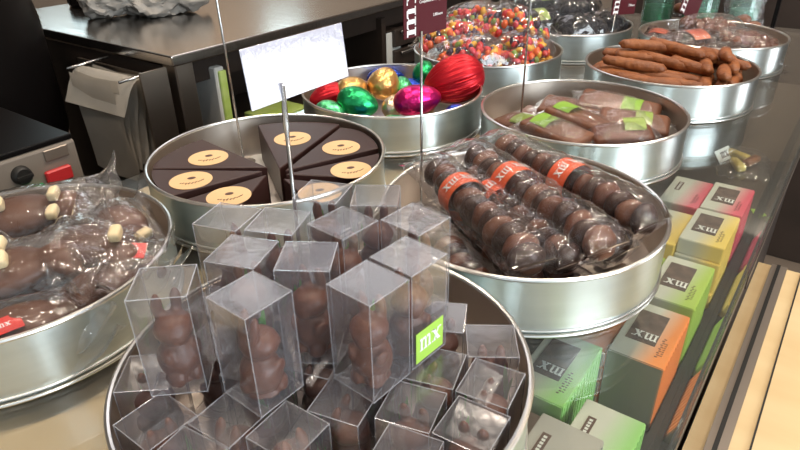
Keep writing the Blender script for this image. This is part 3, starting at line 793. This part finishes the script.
# ------------------------------------------------------------------ I: dark chocolates with coral labels
GI = 'bags of dark chocolates with coral labels'
def db(lb, loc, rot, L, W, T, seed, lab=None, lpos=(0,0), shape='lumps', ch='dark'):
    return choc_bag(lb, loc, rot, L, W, T, seed, ch, shape, lab, lpos, .03, GI, 'film_fine', name='chocolate_bag')
db('bag of dark chocolates with a large coral label in the far right tin', at('I',-.045,-.015,.030), (R(6),R(-4),R(10)), .11,.07,.026, 51, 'coral_label', (.01,0), 'lumps')
db('bag of dark chocolates at the left rim with a small coral label', at('I',-.085,.030,.026), (R(6),R(-4),R(60)), .08,.05,.024, 52, 'coral_label', (0,0))
db('bag of dark chocolates heaped highest at the back of the far right tin', at('I',.020,.045,.040), (R(10),0,R(-10)), .11,.07,.032, 53, None, ch='milk')
db('bag of dark chocolates at the front right of the far right tin', at('I',.045,-.030,.032), (R(6),R(6),R(-30)), .11,.07,.028, 54, None, ch='milk')
db('bag of dark chocolates at the front rim behind the loose sticks', at('I',-.010,-.075,.024), (R(4),0,R(0)), .10,.055,.024, 55)
db('bag of dark chocolates at the bottom of the far right tin', at('I',0,0,.003), (0,0,R(20)), .16,.15,.026, 56)

# ------------------------------------------------------------------ A: rolls of chocolate balls
pm = []
for q, k in enumerate(('milk','dark','milk_pale')):
    b = ball((0,0,0), (1,1,.92), 3); rough_up(b, .10, 1.6, q+3)
    for f in b.faces: f.smooth = True
    me = bpy.data.meshes.new('praline'); b.to_mesh(me); b.free(); me.materials.append(M[k]); pm.append(me)
def roll(lb, a, c, r, seed, bands=(.28,)):
    a = Vector(a); c = Vector(c); v = c-a; L = v.length
    az = math.atan2(v.y, v.x); pit = -math.asin(v.z/L)
    t = thing('chocolate_roll', lb, 'sweets', (a+c)/2, (0, pit, az), 'banded rolls of chocolate balls'); rnd = random.Random(seed)
    n = int(L*.88/.0122)
    for i in range(n):
        x = -L/2 + L*.11 + L*.92*(i+.5)/n
        o = bpy.data.objects.new('praline', pm[(0,1,0,1,2,1)[(i+seed)%6]]); link(o, t)
        s = r*.80*rnd.uniform(.94,1.04); o.scale = (s*.66, s, s*.98); o.location = (x, r*.10*math.sin(i*1.9), r*.08*math.cos(i*1.3)); o.rotation_euler = (rnd.uniform(0,6), 0, rnd.uniform(-.35,.35))
    for u in bands:
        b = bmesh.new(); seg = 28; w = .0105; x0 = -L/2 + L*u
        rings = [[b.verts.new((x0+s*w, r*1.0*math.cos(2*PI*k/seg), r*1.0*math.sin(2*PI*k/seg))) for k in range(seg)] for s in (-1,1)]
        for k in range(seg): b.faces.new((rings[0][k], rings[1][k], rings[1][(k+1)%seg], rings[0][(k+1)%seg]))
        for ang in (75, 20, 130):   # the logo repeats round the band
            th = R(ang)
            mt = Matrix.Rotation(th-PI/2, 4, 'X') @ Matrix.Translation((x0-.0035, .0075, r*1.006)) @ Matrix.Rotation(R(-90),4,'Z') @ Matrix.Scale(.0072,4)
            mx(b, mt, 1, .02)
        obj('band', b, [M['orange_label'], M['white']], t, angle=50)['label'] = 'orange paper band printed mx'
    obj('cellophane', film_tube(L*1.10, r*1.10, seed), M['film_fine'], t, angle=75)
    return t
roll('roll of chocolate balls nearest the bunny boxes, orange band near its upper end', (.0270,.560,.062), (.0945,.386,.060), .0190, 61, (.42,))
roll('narrow roll of chocolate balls between the two thicker banded rolls', (.0580,.552,.057), (.1270,.398,.052), .0155, 62, (.38,))
roll('roll of chocolate balls in the middle with an orange band near its upper end', (.0620,.580,.066), (.1510,.400,.064), .0195, 63, (.45,))
roll('roll of chocolate balls furthest back with an orange band in its middle', (.0950,.615,.062), (.2000,.442,.060), .0195, 64, (.58,))
roll('roll of chocolate balls deep between the middle and the furthest roll', (.0900,.575,.036), (.1780,.435,.036), .0185, 65, (.30,))
roll('roll of chocolate balls low at the front beside the bunny boxes', (.0130,.520,.028), (.0600,.400,.026), .0180, 66, ())
roll('roll of chocolate balls at the bottom of its tin by the front rim', (.0650,.510,.020), (.1450,.395,.020), .0150, 67, ())
roll('roll of chocolate balls lying at the bottom under the middle rolls', (.0400,.560,.020), (.1050,.410,.020), .0150, 68, ())
roll('roll of chocolate balls at the bottom right by the inner wall', (.1400,.560,.020), (.2000,.470,.020), .0155, 69, ())

# ------------------------------------------------------------------ J: bagged chocolate figures with cream nubs
GJ = 'bagged chocolate figures with cream nubs'
def jb(lb, xy, z, rot, L, W, T, seed, nubs, red=None, shape='fig', fl=1.35):
    return choc_bag(lb, (xy[0],xy[1],z), rot, L, W, T, seed, 'milk_grey', shape, None, group=GJ, film='bag', nubs=nubs, red=red, fl=fl, wr=.007, lift=.030)
jb('large chocolate bag at the back left with three cream nubs in view', (-.325,.490), .034, (R(10),R(-6),R(8)), .105,.062,.034, 71, [(-.018,-.004,.036,.3),(.026,.002,.034,0),(.030,-.022,.031,0)], fl=1.4)
jb('bagged round chocolate at the right rim of the left tin, cream nubs at its base', (-.233,.455), .026, (R(8),R(8),R(-50)), .066,.062,.046, 72, [(.030,-.010,.030,.4),(.026,.012,.034,.2)], fl=1.12)
jb('chocolate bag at the front left with two stacked cream nubs', (-.281,.392), .042, (R(12),R(-6),R(14)), .095,.056,.030, 73, [(-.010,.012,.033,0),(-.004,-.008,.035,.2)], fl=1.4)
jb('chocolate bag in the middle of the left tin with one cream nub', (-.236,.415), .042, (R(8),R(6),R(-30)), .080,.050,.032, 74, [(.020,.008,.036,.7)], fl=1.35)
jb('chocolate bag with a red label at the right front of the left tin', (-.217,.392), .032, (R(6),R(6),R(50)), .075,.040,.026, 75, [], (.018,.004,.029,.9), fl=1.15)
jb('chocolate bag at the front rim with a red label peeping out', (-.256,.352), .024, (R(10),R(2),R(30)), .080,.050,.028, 76, [], (-.020,-.008,.026,.2), fl=1.15)
jb('chocolate bag under the others at the left of its tin', (-.36,.42), .004, (0,0,R(30)), .11,.07,.036, 77, [])
jb('chocolate bag lying on the bottom of the left tin', (-.27,.44), .003, (0,0,R(-30)), .12,.08,.030, 78, [])
jb('chocolate bag on the tin bottom at the front of the left tin', (-.275,.365), .003, (0,0,R(20)), .10,.07,.026, 79, [])

# ------------------------------------------------------------------ boxes of chocolate bars under the glass
BARW, BARL = .0465, .086
DZ = -.122
pale = (.60,.58,.50)
cols = dict(orange=(.88,.27,.06), green=(.42,.56,.10), yellow=(.84,.60,.15), pink=(.72,.10,.15), lightgreen=(.33,.62,.19), grey=(.40,.36,.32), brown=(.20,.14,.11))
bar_m = {}; bar_e = {}
for k, c in cols.items():
    bar_m[k] = gradient_card(k+'_wrapper', pale if k not in ('brown','grey') else tuple(x*1.05 for x in c), c, BARW/2, .40, .88)
    bar_e[k] = pbr(k+'_wrapper_side', c, .38)
M['card_shaded'] = pbr('shaded_front_card', (.21,.19,.15), .35)  # front of the orange box, its shade put into a grey-brown colour
M['cocoa_print'] = pbr('cocoa_print', (.09,.055,.045), .45, c2=(.16,.10,.08), scale=80, lo=.45, hi=.6)
def bar(col, s, p, z, h, label, group, top, yaw=0):
    b = bmesh.new(); bx(b, (0,0,h/2), (BARW, BARL, h))
    bmesh.ops.bevel(b, geom=b.edges[:], offset=.0008, segments=2, affect='EDGES')
    b.normal_update()
    for f in b.faces:
        if f.normal.x > .6: f.material_index = 1
        if f.normal.y < -.6 and col in ('orange',): f.material_index = 2
    # wavy seam along the long right edge
    for k in range(12): bx(b, (BARW/2+.0002, -BARL/2+.005+k*.0069, h*.5), (.0009,.0030,h*.92), None, 1)
    t = obj('chocolate_bar_box', b, [bar_m[col], bar_e[col], M['card_shaded']], None, smooth=False, loc=rp(s,p,z), rot=(0,0,AZ-PI/2+R(yaw)))
    tag(t, label, 'box', group)
    if top == 'square':
        q = bmesh.new(); w = .0255; l = .048
        bx(q, (0,0,0), (w, l, .0003))
        mx(q, Matrix.Translation((w*.47, -l*.17-.0105, .0001)) @ Matrix.Rotation(PI,4,'Z') @ Matrix.Translation((0,-.0105,0)) @ Matrix.Scale(.0098,4), 1)
        obj('logo', q, [M['cocoa_print'], M['white']], t, smooth=False, loc=(-.004, .006, h+.0002))['label'] = 'dark brown square printed mx'
    elif top == 'strip':
        q = bmesh.new(); bx(q, (0,0,0), (.0065,.027,.0003))
        for k in range(7): bx(q, (0,-.010+k*.0033,.0002), (.0026,.0022,.0002), None, 1)
        obj('logo', q, [M['print_brown'], M['label_grey']], t, smooth=False, loc=(-.012, .012, h+.0002))
    if top:
        q = bmesh.new()
        for k in range(10): bx(q, (.013+.001*(k%2), -.030+k*.003, 0), (.0022,.0012,.0002))
        for k in range(7): bx(q, (.0165, -.027+k*.003, 0), (.0018,.0010,.0002))
        obj('print', q, M['print_brown'], t, smooth=False, loc=(0,0,h+.0001))
    return t
def stack(col, s, p, ztop, n, top, where, dy=(), yaw=0):
    h = (ztop-DZ)/n - .0004
    nm = ['standing singly'] if n == 1 else ['top of stack', 'second from top', 'third from top', 'lowest of stack']
    for i in range(n):
        j = n-1-i
        pos = nm[0] if j == 0 else ('lowest of stack' if i == 0 else nm[j])
        off = dy[i] if i < len(dy) else 0
        bar(col, s+off, p, DZ+i*(h+.0004)+.0002, h, '%s chocolate bar box %s, %s' % (col if col != 'lightgreen' else 'light green', where, pos), 'chocolate bar boxes under the glass', top if j == 0 else None, yaw)
PR, PL = -.0795, -.1275
stack('pink', .799, PR, -.050, 4, 'square', 'far end of the front glass')
stack('yellow', .697, PR, -.046, 4, 'square', 'between pink and green by the front glass', (-.002,.003,0,.004))
stack('green', .5785, PR, -.050, 1, 'square', 'by the front glass beside the roll tin')
stack('orange', .4795, PR, -.050, 1, 'square', 'by the front glass beside the light green stack')
stack('lightgreen', .3365, PR+.005, -.058, 3, 'strip', 'by the front glass nearest the viewer')
stack('pink', .795, PL, -.052, 4, 'strip', 'in the inner row behind the roll tin')
stack('yellow', .694, PL, -.054, 4, None, 'half under the roll tin')
stack('green', .580, PL, -.056, 4, None, 'wholly under the roll tin')
stack('orange', .4790, PL, -.056, 4, None, 'peeping out under the roll tin')
stack('lightgreen', .3930, PL-.0025, -.050, 1, 'square', 'at the foot of the roll tin')
stack('brown', .298, PL-.008, -.058, 4, None, 'beside the bunny tin')
bar('grey', .2860, PR-.0115, -.0578, .017, 'grey chocolate bar box lying across the light green and brown stacks nearest the viewer', 'chocolate bar boxes under the glass', 'strip')

# small things on the deck at the far end
t = thing('price_tag', 'small white tag printed mx standing on the deck below the stick tin', 'tag', rp(1.105,-.125,DZ), (R(-40),0,AZ-.3))
b = rbox((.045,.0012,.022), .0003, 1, (0,0,.014)); obj('card', b, M['white'], t, smooth=False)
b = bmesh.new(); mx(b, Matrix.Translation((-.011,-.0008,.009)) @ Matrix.Rotation(R(90),4,'X') @ Matrix.Scale(.0105,4)); obj('logo', b, M['print_brown'], t, smooth=False)
tag(obj('label_slip', rbox((.010,.026,.0012), .0003, 1), M['lime'], None, smooth=False, loc=rp(.93,-.052,DZ+.001), rot=(0,0,AZ-PI/2+.4)), 'small lime green slip lying by the sill past the pink boxes', 'label')
t = thing('reflection_bag', 'bag of candied orange peel standing in for a reflection beyond the pink boxes', 'bag', rp(1.10,-.100,DZ+.001), (0,0,AZ+.2))  # bag added in place of a reflection in the front glass
for k, (x,y,a) in enumerate(((-.02,.012,.3),(.004,-.010,-.5),(.024,.010,.9))):
    b = rbox((.042,.015,.012), .005, 3, (0,0,.009)); rough_up(b, .002, 60, k); obj('peel', b, M['stick'] if k == 1 else bar_e['yellow'], t, loc=(x,y,0), rot=(0,0,a), angle=70)
obj('cellophane', film_pillow(.12,.08,.024,91), M['film'], t, angle=75)

# ------------------------------------------------------------------ far end of the case: jars and clear bags
for k, (s,p,r,h,lb) in enumerate(((1.52,-.30,.035,.09,'teal glass jar behind the coral labelled tin, left of two'),(1.59,-.225,.032,.085,'teal glass jar behind the coral labelled tin, nearest the black post'),(1.56,-.40,.034,.08,'teal glass jar behind the tilted plum sign'))):
    t = thing('glass_jar', lb, 'jar', rp(s,p,.0005), (0,0,0), 'teal jars at the far end')
    b = lathe([(0,0),(r*.95,0),(r,.004),(r,h*.78),(r*.8,h*.88),(r*.8,h),(r*.74,h),(r*.74,h*.87),(r*.92,h*.77),(r*.92,.006),(0,.006)], 40); obj('glass_body', b, M['jar'], t)
    b = lathe([(0,h+.012),(r*.84,h+.012),(r*.88,h+.008),(r*.88,h-.006),(r*.82,h-.006)], 40); obj('lid', b, M['dark_card'], t)
    b = lathe([(0,.007),(r*.86,.007),(r*.86,h*.5),(0,h*.55)], 32); obj('filling', b, M['foil_mint'] if k != 1 else M['label_grey'], t)
for k, (s,p,a,lb) in enumerate(((1.465,-.205,15,'clear crinkled bag at the far end, just behind the coral labelled tin'),(1.60,-.34,-20,'clear crinkled bag standing behind the teal jars'))):
    t = thing('clear_bag', lb, 'bag', rp(s,p,.008), (R(72),0,AZ-PI/2+R(a)))
    obj('cellophane', film_pillow(.075,.10,.02,95+k,.006), M['film_fine'], t, angle=75, loc=(0,.055,0))
    for j in range(3):
        b = ball((0,0,0), (.016,.012,.008), 3); rough_up(b, .002, 80, j); obj('praline', b, M['milk_pale'], t, loc=(-.02+.02*j,.02+.012*(j%2),.012))
# ------------------------------------------------------------------ BEHIND THE COUNTER
wt = thing('worktop_table', 'stainless steel worktop table behind the counter with a dark open cupboard', 'table', rp(.74,-1.11,FZ), (0,0,AZ-PI/2))
ZT = -FZ    # local height of the slab top is at world z 0
LX, LY = .80, 1.5
b = rbox((LX, LY, .022), .003, 2, (-LX/2, LY/2, ZT-.011)); obj('top', b, M['steel'], wt, smooth=False)
for (x,y) in ((-.035,.035),(-.035,LY-.04),(-LX+.035,.035),(-LX+.035,LY-.04)):
    b = rbox((.045,.045,ZT-.022), .003, 1, (x,y,(ZT-.022)/2)); obj('leg', b, M['steel_dark'], wt, smooth=False)
b = bmesh.new(); bx(b, (-.30, LY/2, ZT-.45), (.02, LY-.12, .84)); bx(b, (-.30, .02, ZT-.45), (.5,.012,.84)); obj('back_panel', b, M['brownpanel'], wt, smooth=False)
b = bmesh.new(); bx(b, (-.16, LY/2, ZT-.235), (.26, LY-.12, .015)); bx(b, (-.16, LY/2, ZT-.7), (.26, LY-.12, .015)); obj('shelf', b, M['brownpanel'], wt, smooth=False)
b = bmesh.new(); bx(b, (-.06, LY/2, ZT-.052), (.02, LY-.06, .06)); obj('apron', b, M['brownpanel'], wt, smooth=False)
for k in range(3):
    b = rbox((.02,.40,.052), .002, 1, (-.028,.98,ZT-.115-k*.062)); dr = obj('drawer', b, M['brownpanel'], wt, smooth=False)
    b = rbox((.010,.36,.009), .002, 1, (-.012,.98,ZT-.098-k*.062)); obj('handle', b, M['rod'], dr, smooth=False)
for y in (.74,1.22):
    b = bmesh.new(); bx(b, (-.16,y,ZT-.14), (.26,.02,.18)); obj('divider', b, M['brownpanel'], wt, smooth=False)
# things in the open cupboard
t = thing('ring_binder', 'white ring binder with lime edges standing in the open cupboard under the worktop', 'binder', rp(.875,-1.22,-.2265), (0,0,AZ-PI/2))
obj('cover', rbox((.16,.026,.17), .003, 1, (0,0,.086)), M['label_grey'], t, smooth=False); obj('pages', rbox((.14,.020,.155), .002, 1, (.016,.004,.085)), M['lime_pale'], t, smooth=False)
tag(obj('notepad', rbox((.10,.13,.016), .002, 1), M['lime_pale'], None, smooth=False, loc=rp(1.06,-1.175,-.2185), rot=(0,0,AZ-PI/2)), 'pale green notepad lying on the cupboard shelf beside the binder', 'notepad')
t = thing('carton', 'white carton on the cupboard shelf behind the white sign card', 'box', rp(1.53,-1.20,-.2265), (0,0,AZ-PI/2))
obj('carton_body', rbox((.12,.07,.13), .003, 1, (0,0,.0655)), M['label_grey'], t, smooth=False)
obj('carton_flap', rbox((.12,.07,.004), .001, 1, (0,0,.133)), M['brownpanel'], t, smooth=False)
# things on the worktop
b = ball((0,0,.045), (.15,.09,.052), 5); rough_up(b, .035, 14, 3); rough_up(b, .016, 45, 5); rough_up(b, .006, 110, 6)
for v in b.verts: v.co.z = max(v.co.z, .001)
tag(obj('crumpled_bag', b, M['bagpaper'], None, loc=rp(.99,-1.56,0.0005), rot=(0,0,.35), angle=25), 'crumpled grey paper bag lying on the steel worktop', 'bag')
b = lathe([(0,0),(.05,0),(.055,.004),(.055,.06),(.05,.06),(.05,.006),(0,.006)], 32)
for k in range(14): bx(b, (.0555*math.cos(k*.449), .0555*math.sin(k*.449), .032), (.004,.004,.05), Euler((0,0,k*.449)))
tag(obj('wire_basket', b, M['black'], None, loc=rp(.99,-1.83,0.0005)), 'dark ribbed basket at the back of the steel worktop', 'basket')
# paper bag bundle hanging at the end of the worktop
hb = thing('paper_bag_bundle', 'bundle of grey paper bags hanging from rails at the worktop end', 'paper bags', rp(.735,-1.11,0), (0,0,AZ-PI/2))
for x in (-.03,-.22):
    b = bmesh.new(); tube(b, [(x,-.005,-.028),(x,-.10,-.032)], .003, 8); obj('rail', b, M['rod'], hb)
b = bmesh.new(); rnd = random.Random(3)
for k in range(6):
    y = -.040-.011*k; pr = None
    for i in range(10):
        tt = i/9; z = -.036-.175*tt - .008*k*tt; yy = y + .008*math.sin(tt*2.5+k) - .020*tt*(1-k*.12)
        x0 = -.038-.004*k; x1 = -.225+.003*k
        p = [b.verts.new((x0+.003*math.sin(i),yy,z)), b.verts.new(((x0+x1)/2,yy-.003,z-.003)), b.verts.new((x1,yy,z))]
        if pr:
            b.faces.new((pr[0],pr[1],p[1],p[0])); b.faces.new((pr[1],pr[2],p[2],p[1]))
        pr = p
bmesh.ops.solidify(b, geom=b.faces[:], thickness=.003); obj('sheets', b, M['paper'], hb)
b = bmesh.new(); pr = None
for i in range(8):
    tt = i/7; y = -.050-.060*tt; z = -.036+.012*math.sin(PI*min(1,tt*1.1))*1.0-.062*tt**1.6
    p = [b.verts.new((-.022,y,z)), b.verts.new((-.225,y-.01,z))]
    if pr: b.faces.new((pr[0],pr[1],p[1],p[0]))
    pr = p
bmesh.ops.solidify(b, geom=b.faces[:], thickness=.002); obj('flap', b, M['paper'], hb)
b = bmesh.new(); bx(b, (-.012,-.035,-.19), (.006,.06,.34)); bx(b, (-.18,-.008,-.22), (.33,.006,.35)); obj('side_plate', b, M['steel_dark'], hb, smooth=False)

# low back counter with a beige machine and a big dark drum behind it
bc = thing('back_counter', 'low black counter carrying the beige machine behind the left tin', 'counter', rp(-.03,-1.04,FZ), (0,0,AZ-PI/2))
obj('counter_body', rbox((.38,.92,.68), .004, 1, (0,0,.34)), M['black'], bc, smooth=False)
obj('counter_top', rbox((.40,.94,.02), .004, 1, (0,0,.69)), M['brownpanel'], bc, smooth=False)
mc = thing('sealing_machine', 'beige metal machine with black knob and green and red buttons', 'machine', rp(.395,-.862,-.2), (0,0,AZ-PI/2))
# local: corner at origin, extends -x and -y
obj('housing', rbox((.34,.50,.191), .004, 2, (-.17,-.25,.0957)), M['beige'], mc, smooth=False)
obj('lid', rbox((.338,.498,.008), .002, 2, (-.171,-.25,.1955)), M['black'], mc, smooth=False)
b = lathe([(0,.010),(.010,.010),(.012,.008),(.0132,0),(0,0)], 28); bx(b, (0,0,.012), (.004,.020,.005)); obj('knob', b, M['rubber'], mc, loc=(.0,-.082,.166), rot=(0,R(90),0))
obj('button', rbox((.010,.028,.020), .002, 1), M['green_btn'], mc, smooth=False, loc=(.004,-.072,.136))['label'] = 'green button'
obj('button', rbox((.008,.036,.020), .002, 1), M['red_btn'], mc, smooth=False, loc=(.004,-.036,.150))['label'] = 'red button'
obj('plate', rbox((.003,.034,.016), .001, 1), M['coral_label'] if 0 else M['rail'], mc, smooth=False, loc=(.001,-.030,.180))
dm = thing('mixing_drum', 'large glossy black drum with a row of bright studs at the top left', 'machine', rp(.42,-1.66,FZ), (0,0,AZ))
b = lathe([(0,0),(.30,0),(.30,.66),(.31,.70),(.31,.94),(.295,1.05),(.22,1.16),(0,1.20)], 64); obj('drum_body', b, M['black'], dm)
b = bmesh.new()
for k in range(48):
    a = 2*PI*k/48; ball((.299*math.cos(a), .299*math.sin(a), 1.03), .0045, 1, b)
obj('stud', b, M['rod'], dm)['kind'] = 'stuff'
# far counter closing the view behind the candy tins
fc = thing('far_counter', 'dark brown counter in the background behind the candy and black sweets', 'counter', rp(2.55,.25,FZ), (0,0,AZ-PI/2))
obj('counter_body', rbox((2.0,.5,.92), .004, 1, (0,0,.46)), M['brownpanel'], fc, smooth=False)
obj('counter_top', rbox((2.05,.55,.03), .004, 1, (0,0,.935)), M['sill'], fc, smooth=False)

# ------------------------------------------------------------------ LIGHT
w = bpy.data.worlds.new('daylight'); sc.world = w; w.use_nodes = True
bg = w.node_tree.nodes['Background']; bg.inputs[0].default_value = (.80,.93,1.0,1); bg.inputs[1].default_value = .8
def area(name, loc, target, size, energy, col, shape='DISK', sy=None):
    l = bpy.data.lights.new(name, 'AREA'); l.energy = energy; l.color = col; l.shape = shape; l.size = size
    if sy: l.size_y = sy
    o = bpy.data.objects.new(name, l); link(o); o.location = loc
    o.rotation_euler = (Vector(target)-Vector(loc)).to_track_quat('-Z','Y').to_euler(); return o
warm = (1.0,.86,.70)
for i, (x,y,e) in enumerate(((.1,.4,9),(.75,.95,13),(-.5,1.5,7),(1.6,1.6,8),(1.3,-.2,9),(-.7,.0,8),(.9,2.4,7))):
    area('ceiling_spot', (x,y,CZ-.03), (x,y,0), .16, e, warm)
area('back_wall_fill', (-1.4,4.0,CZ-.03), (-1.4,4.9,.6), .3, 34, warm)  # fill added at the back wall to brighten what the worktop reflects
area('back_wall_fill', (2.6,3.6,CZ-.03), (3.4,4.9,.5), .3, 14, warm)  # second added fill, for the shelf reflections on the right
area('lid_fill_light', (-.25,2.9,CZ-.03), (-.25,2.9,0), 1.6, 9, (.96,.95,1.0), 'RECTANGLE', .9)  # soft overhead light added to turn the clear box lids pale grey
area('shop_window_light', (2.6,-1.9,.9), (.2,.6,0), 2.0, 115, (.84,.94,1.0), 'RECTANGLE', 1.5)

# ------------------------------------------------------------------ CAMERA
F_, PIT, ROLL, HC = 620.5, R(29.23), R(-1.03), .3061
cam = bpy.data.cameras.new('camera'); co = bpy.data.objects.new('camera', cam); link(co)
cam.sensor_fit = 'HORIZONTAL'; cam.sensor_width = 36; cam.lens = 36*F_/800
cam.clip_start = .01; cam.clip_end = 50
fwd = Vector((0, math.cos(PIT), -math.sin(PIT))); up = Vector((0, math.sin(PIT), math.cos(PIT))); rt = Vector((1,0,0))
c_, s_ = math.cos(ROLL), math.sin(ROLL)
r2 = rt*c_ + up*s_; u2 = up*c_ - rt*s_
mw = Matrix((( r2.x,u2.x,-fwd.x,0),(r2.y,u2.y,-fwd.y,0),(r2.z,u2.z,-fwd.z,HC),(0,0,0,1)))
co.matrix_world = mw
cam.dof.use_dof = False
sc.camera = co
vs = sc.view_settings
sc.display_settings.display_device = 'sRGB'
vs.view_transform = 'Standard'; vs.look = 'None'; vs.gamma = 1; vs.use_curve_mapping = False; vs.exposure = .22
cy = sc.cycles
cy.max_bounces = 14; cy.transparent_max_bounces = 48; cy.glossy_bounces = 5; cy.diffuse_bounces = 3; cy.transmission_bounces = 4
cy.caustics_reflective = False; cy.caustics_refractive = False
cy.use_denoising = True; cy.sample_clamp_indirect = 6
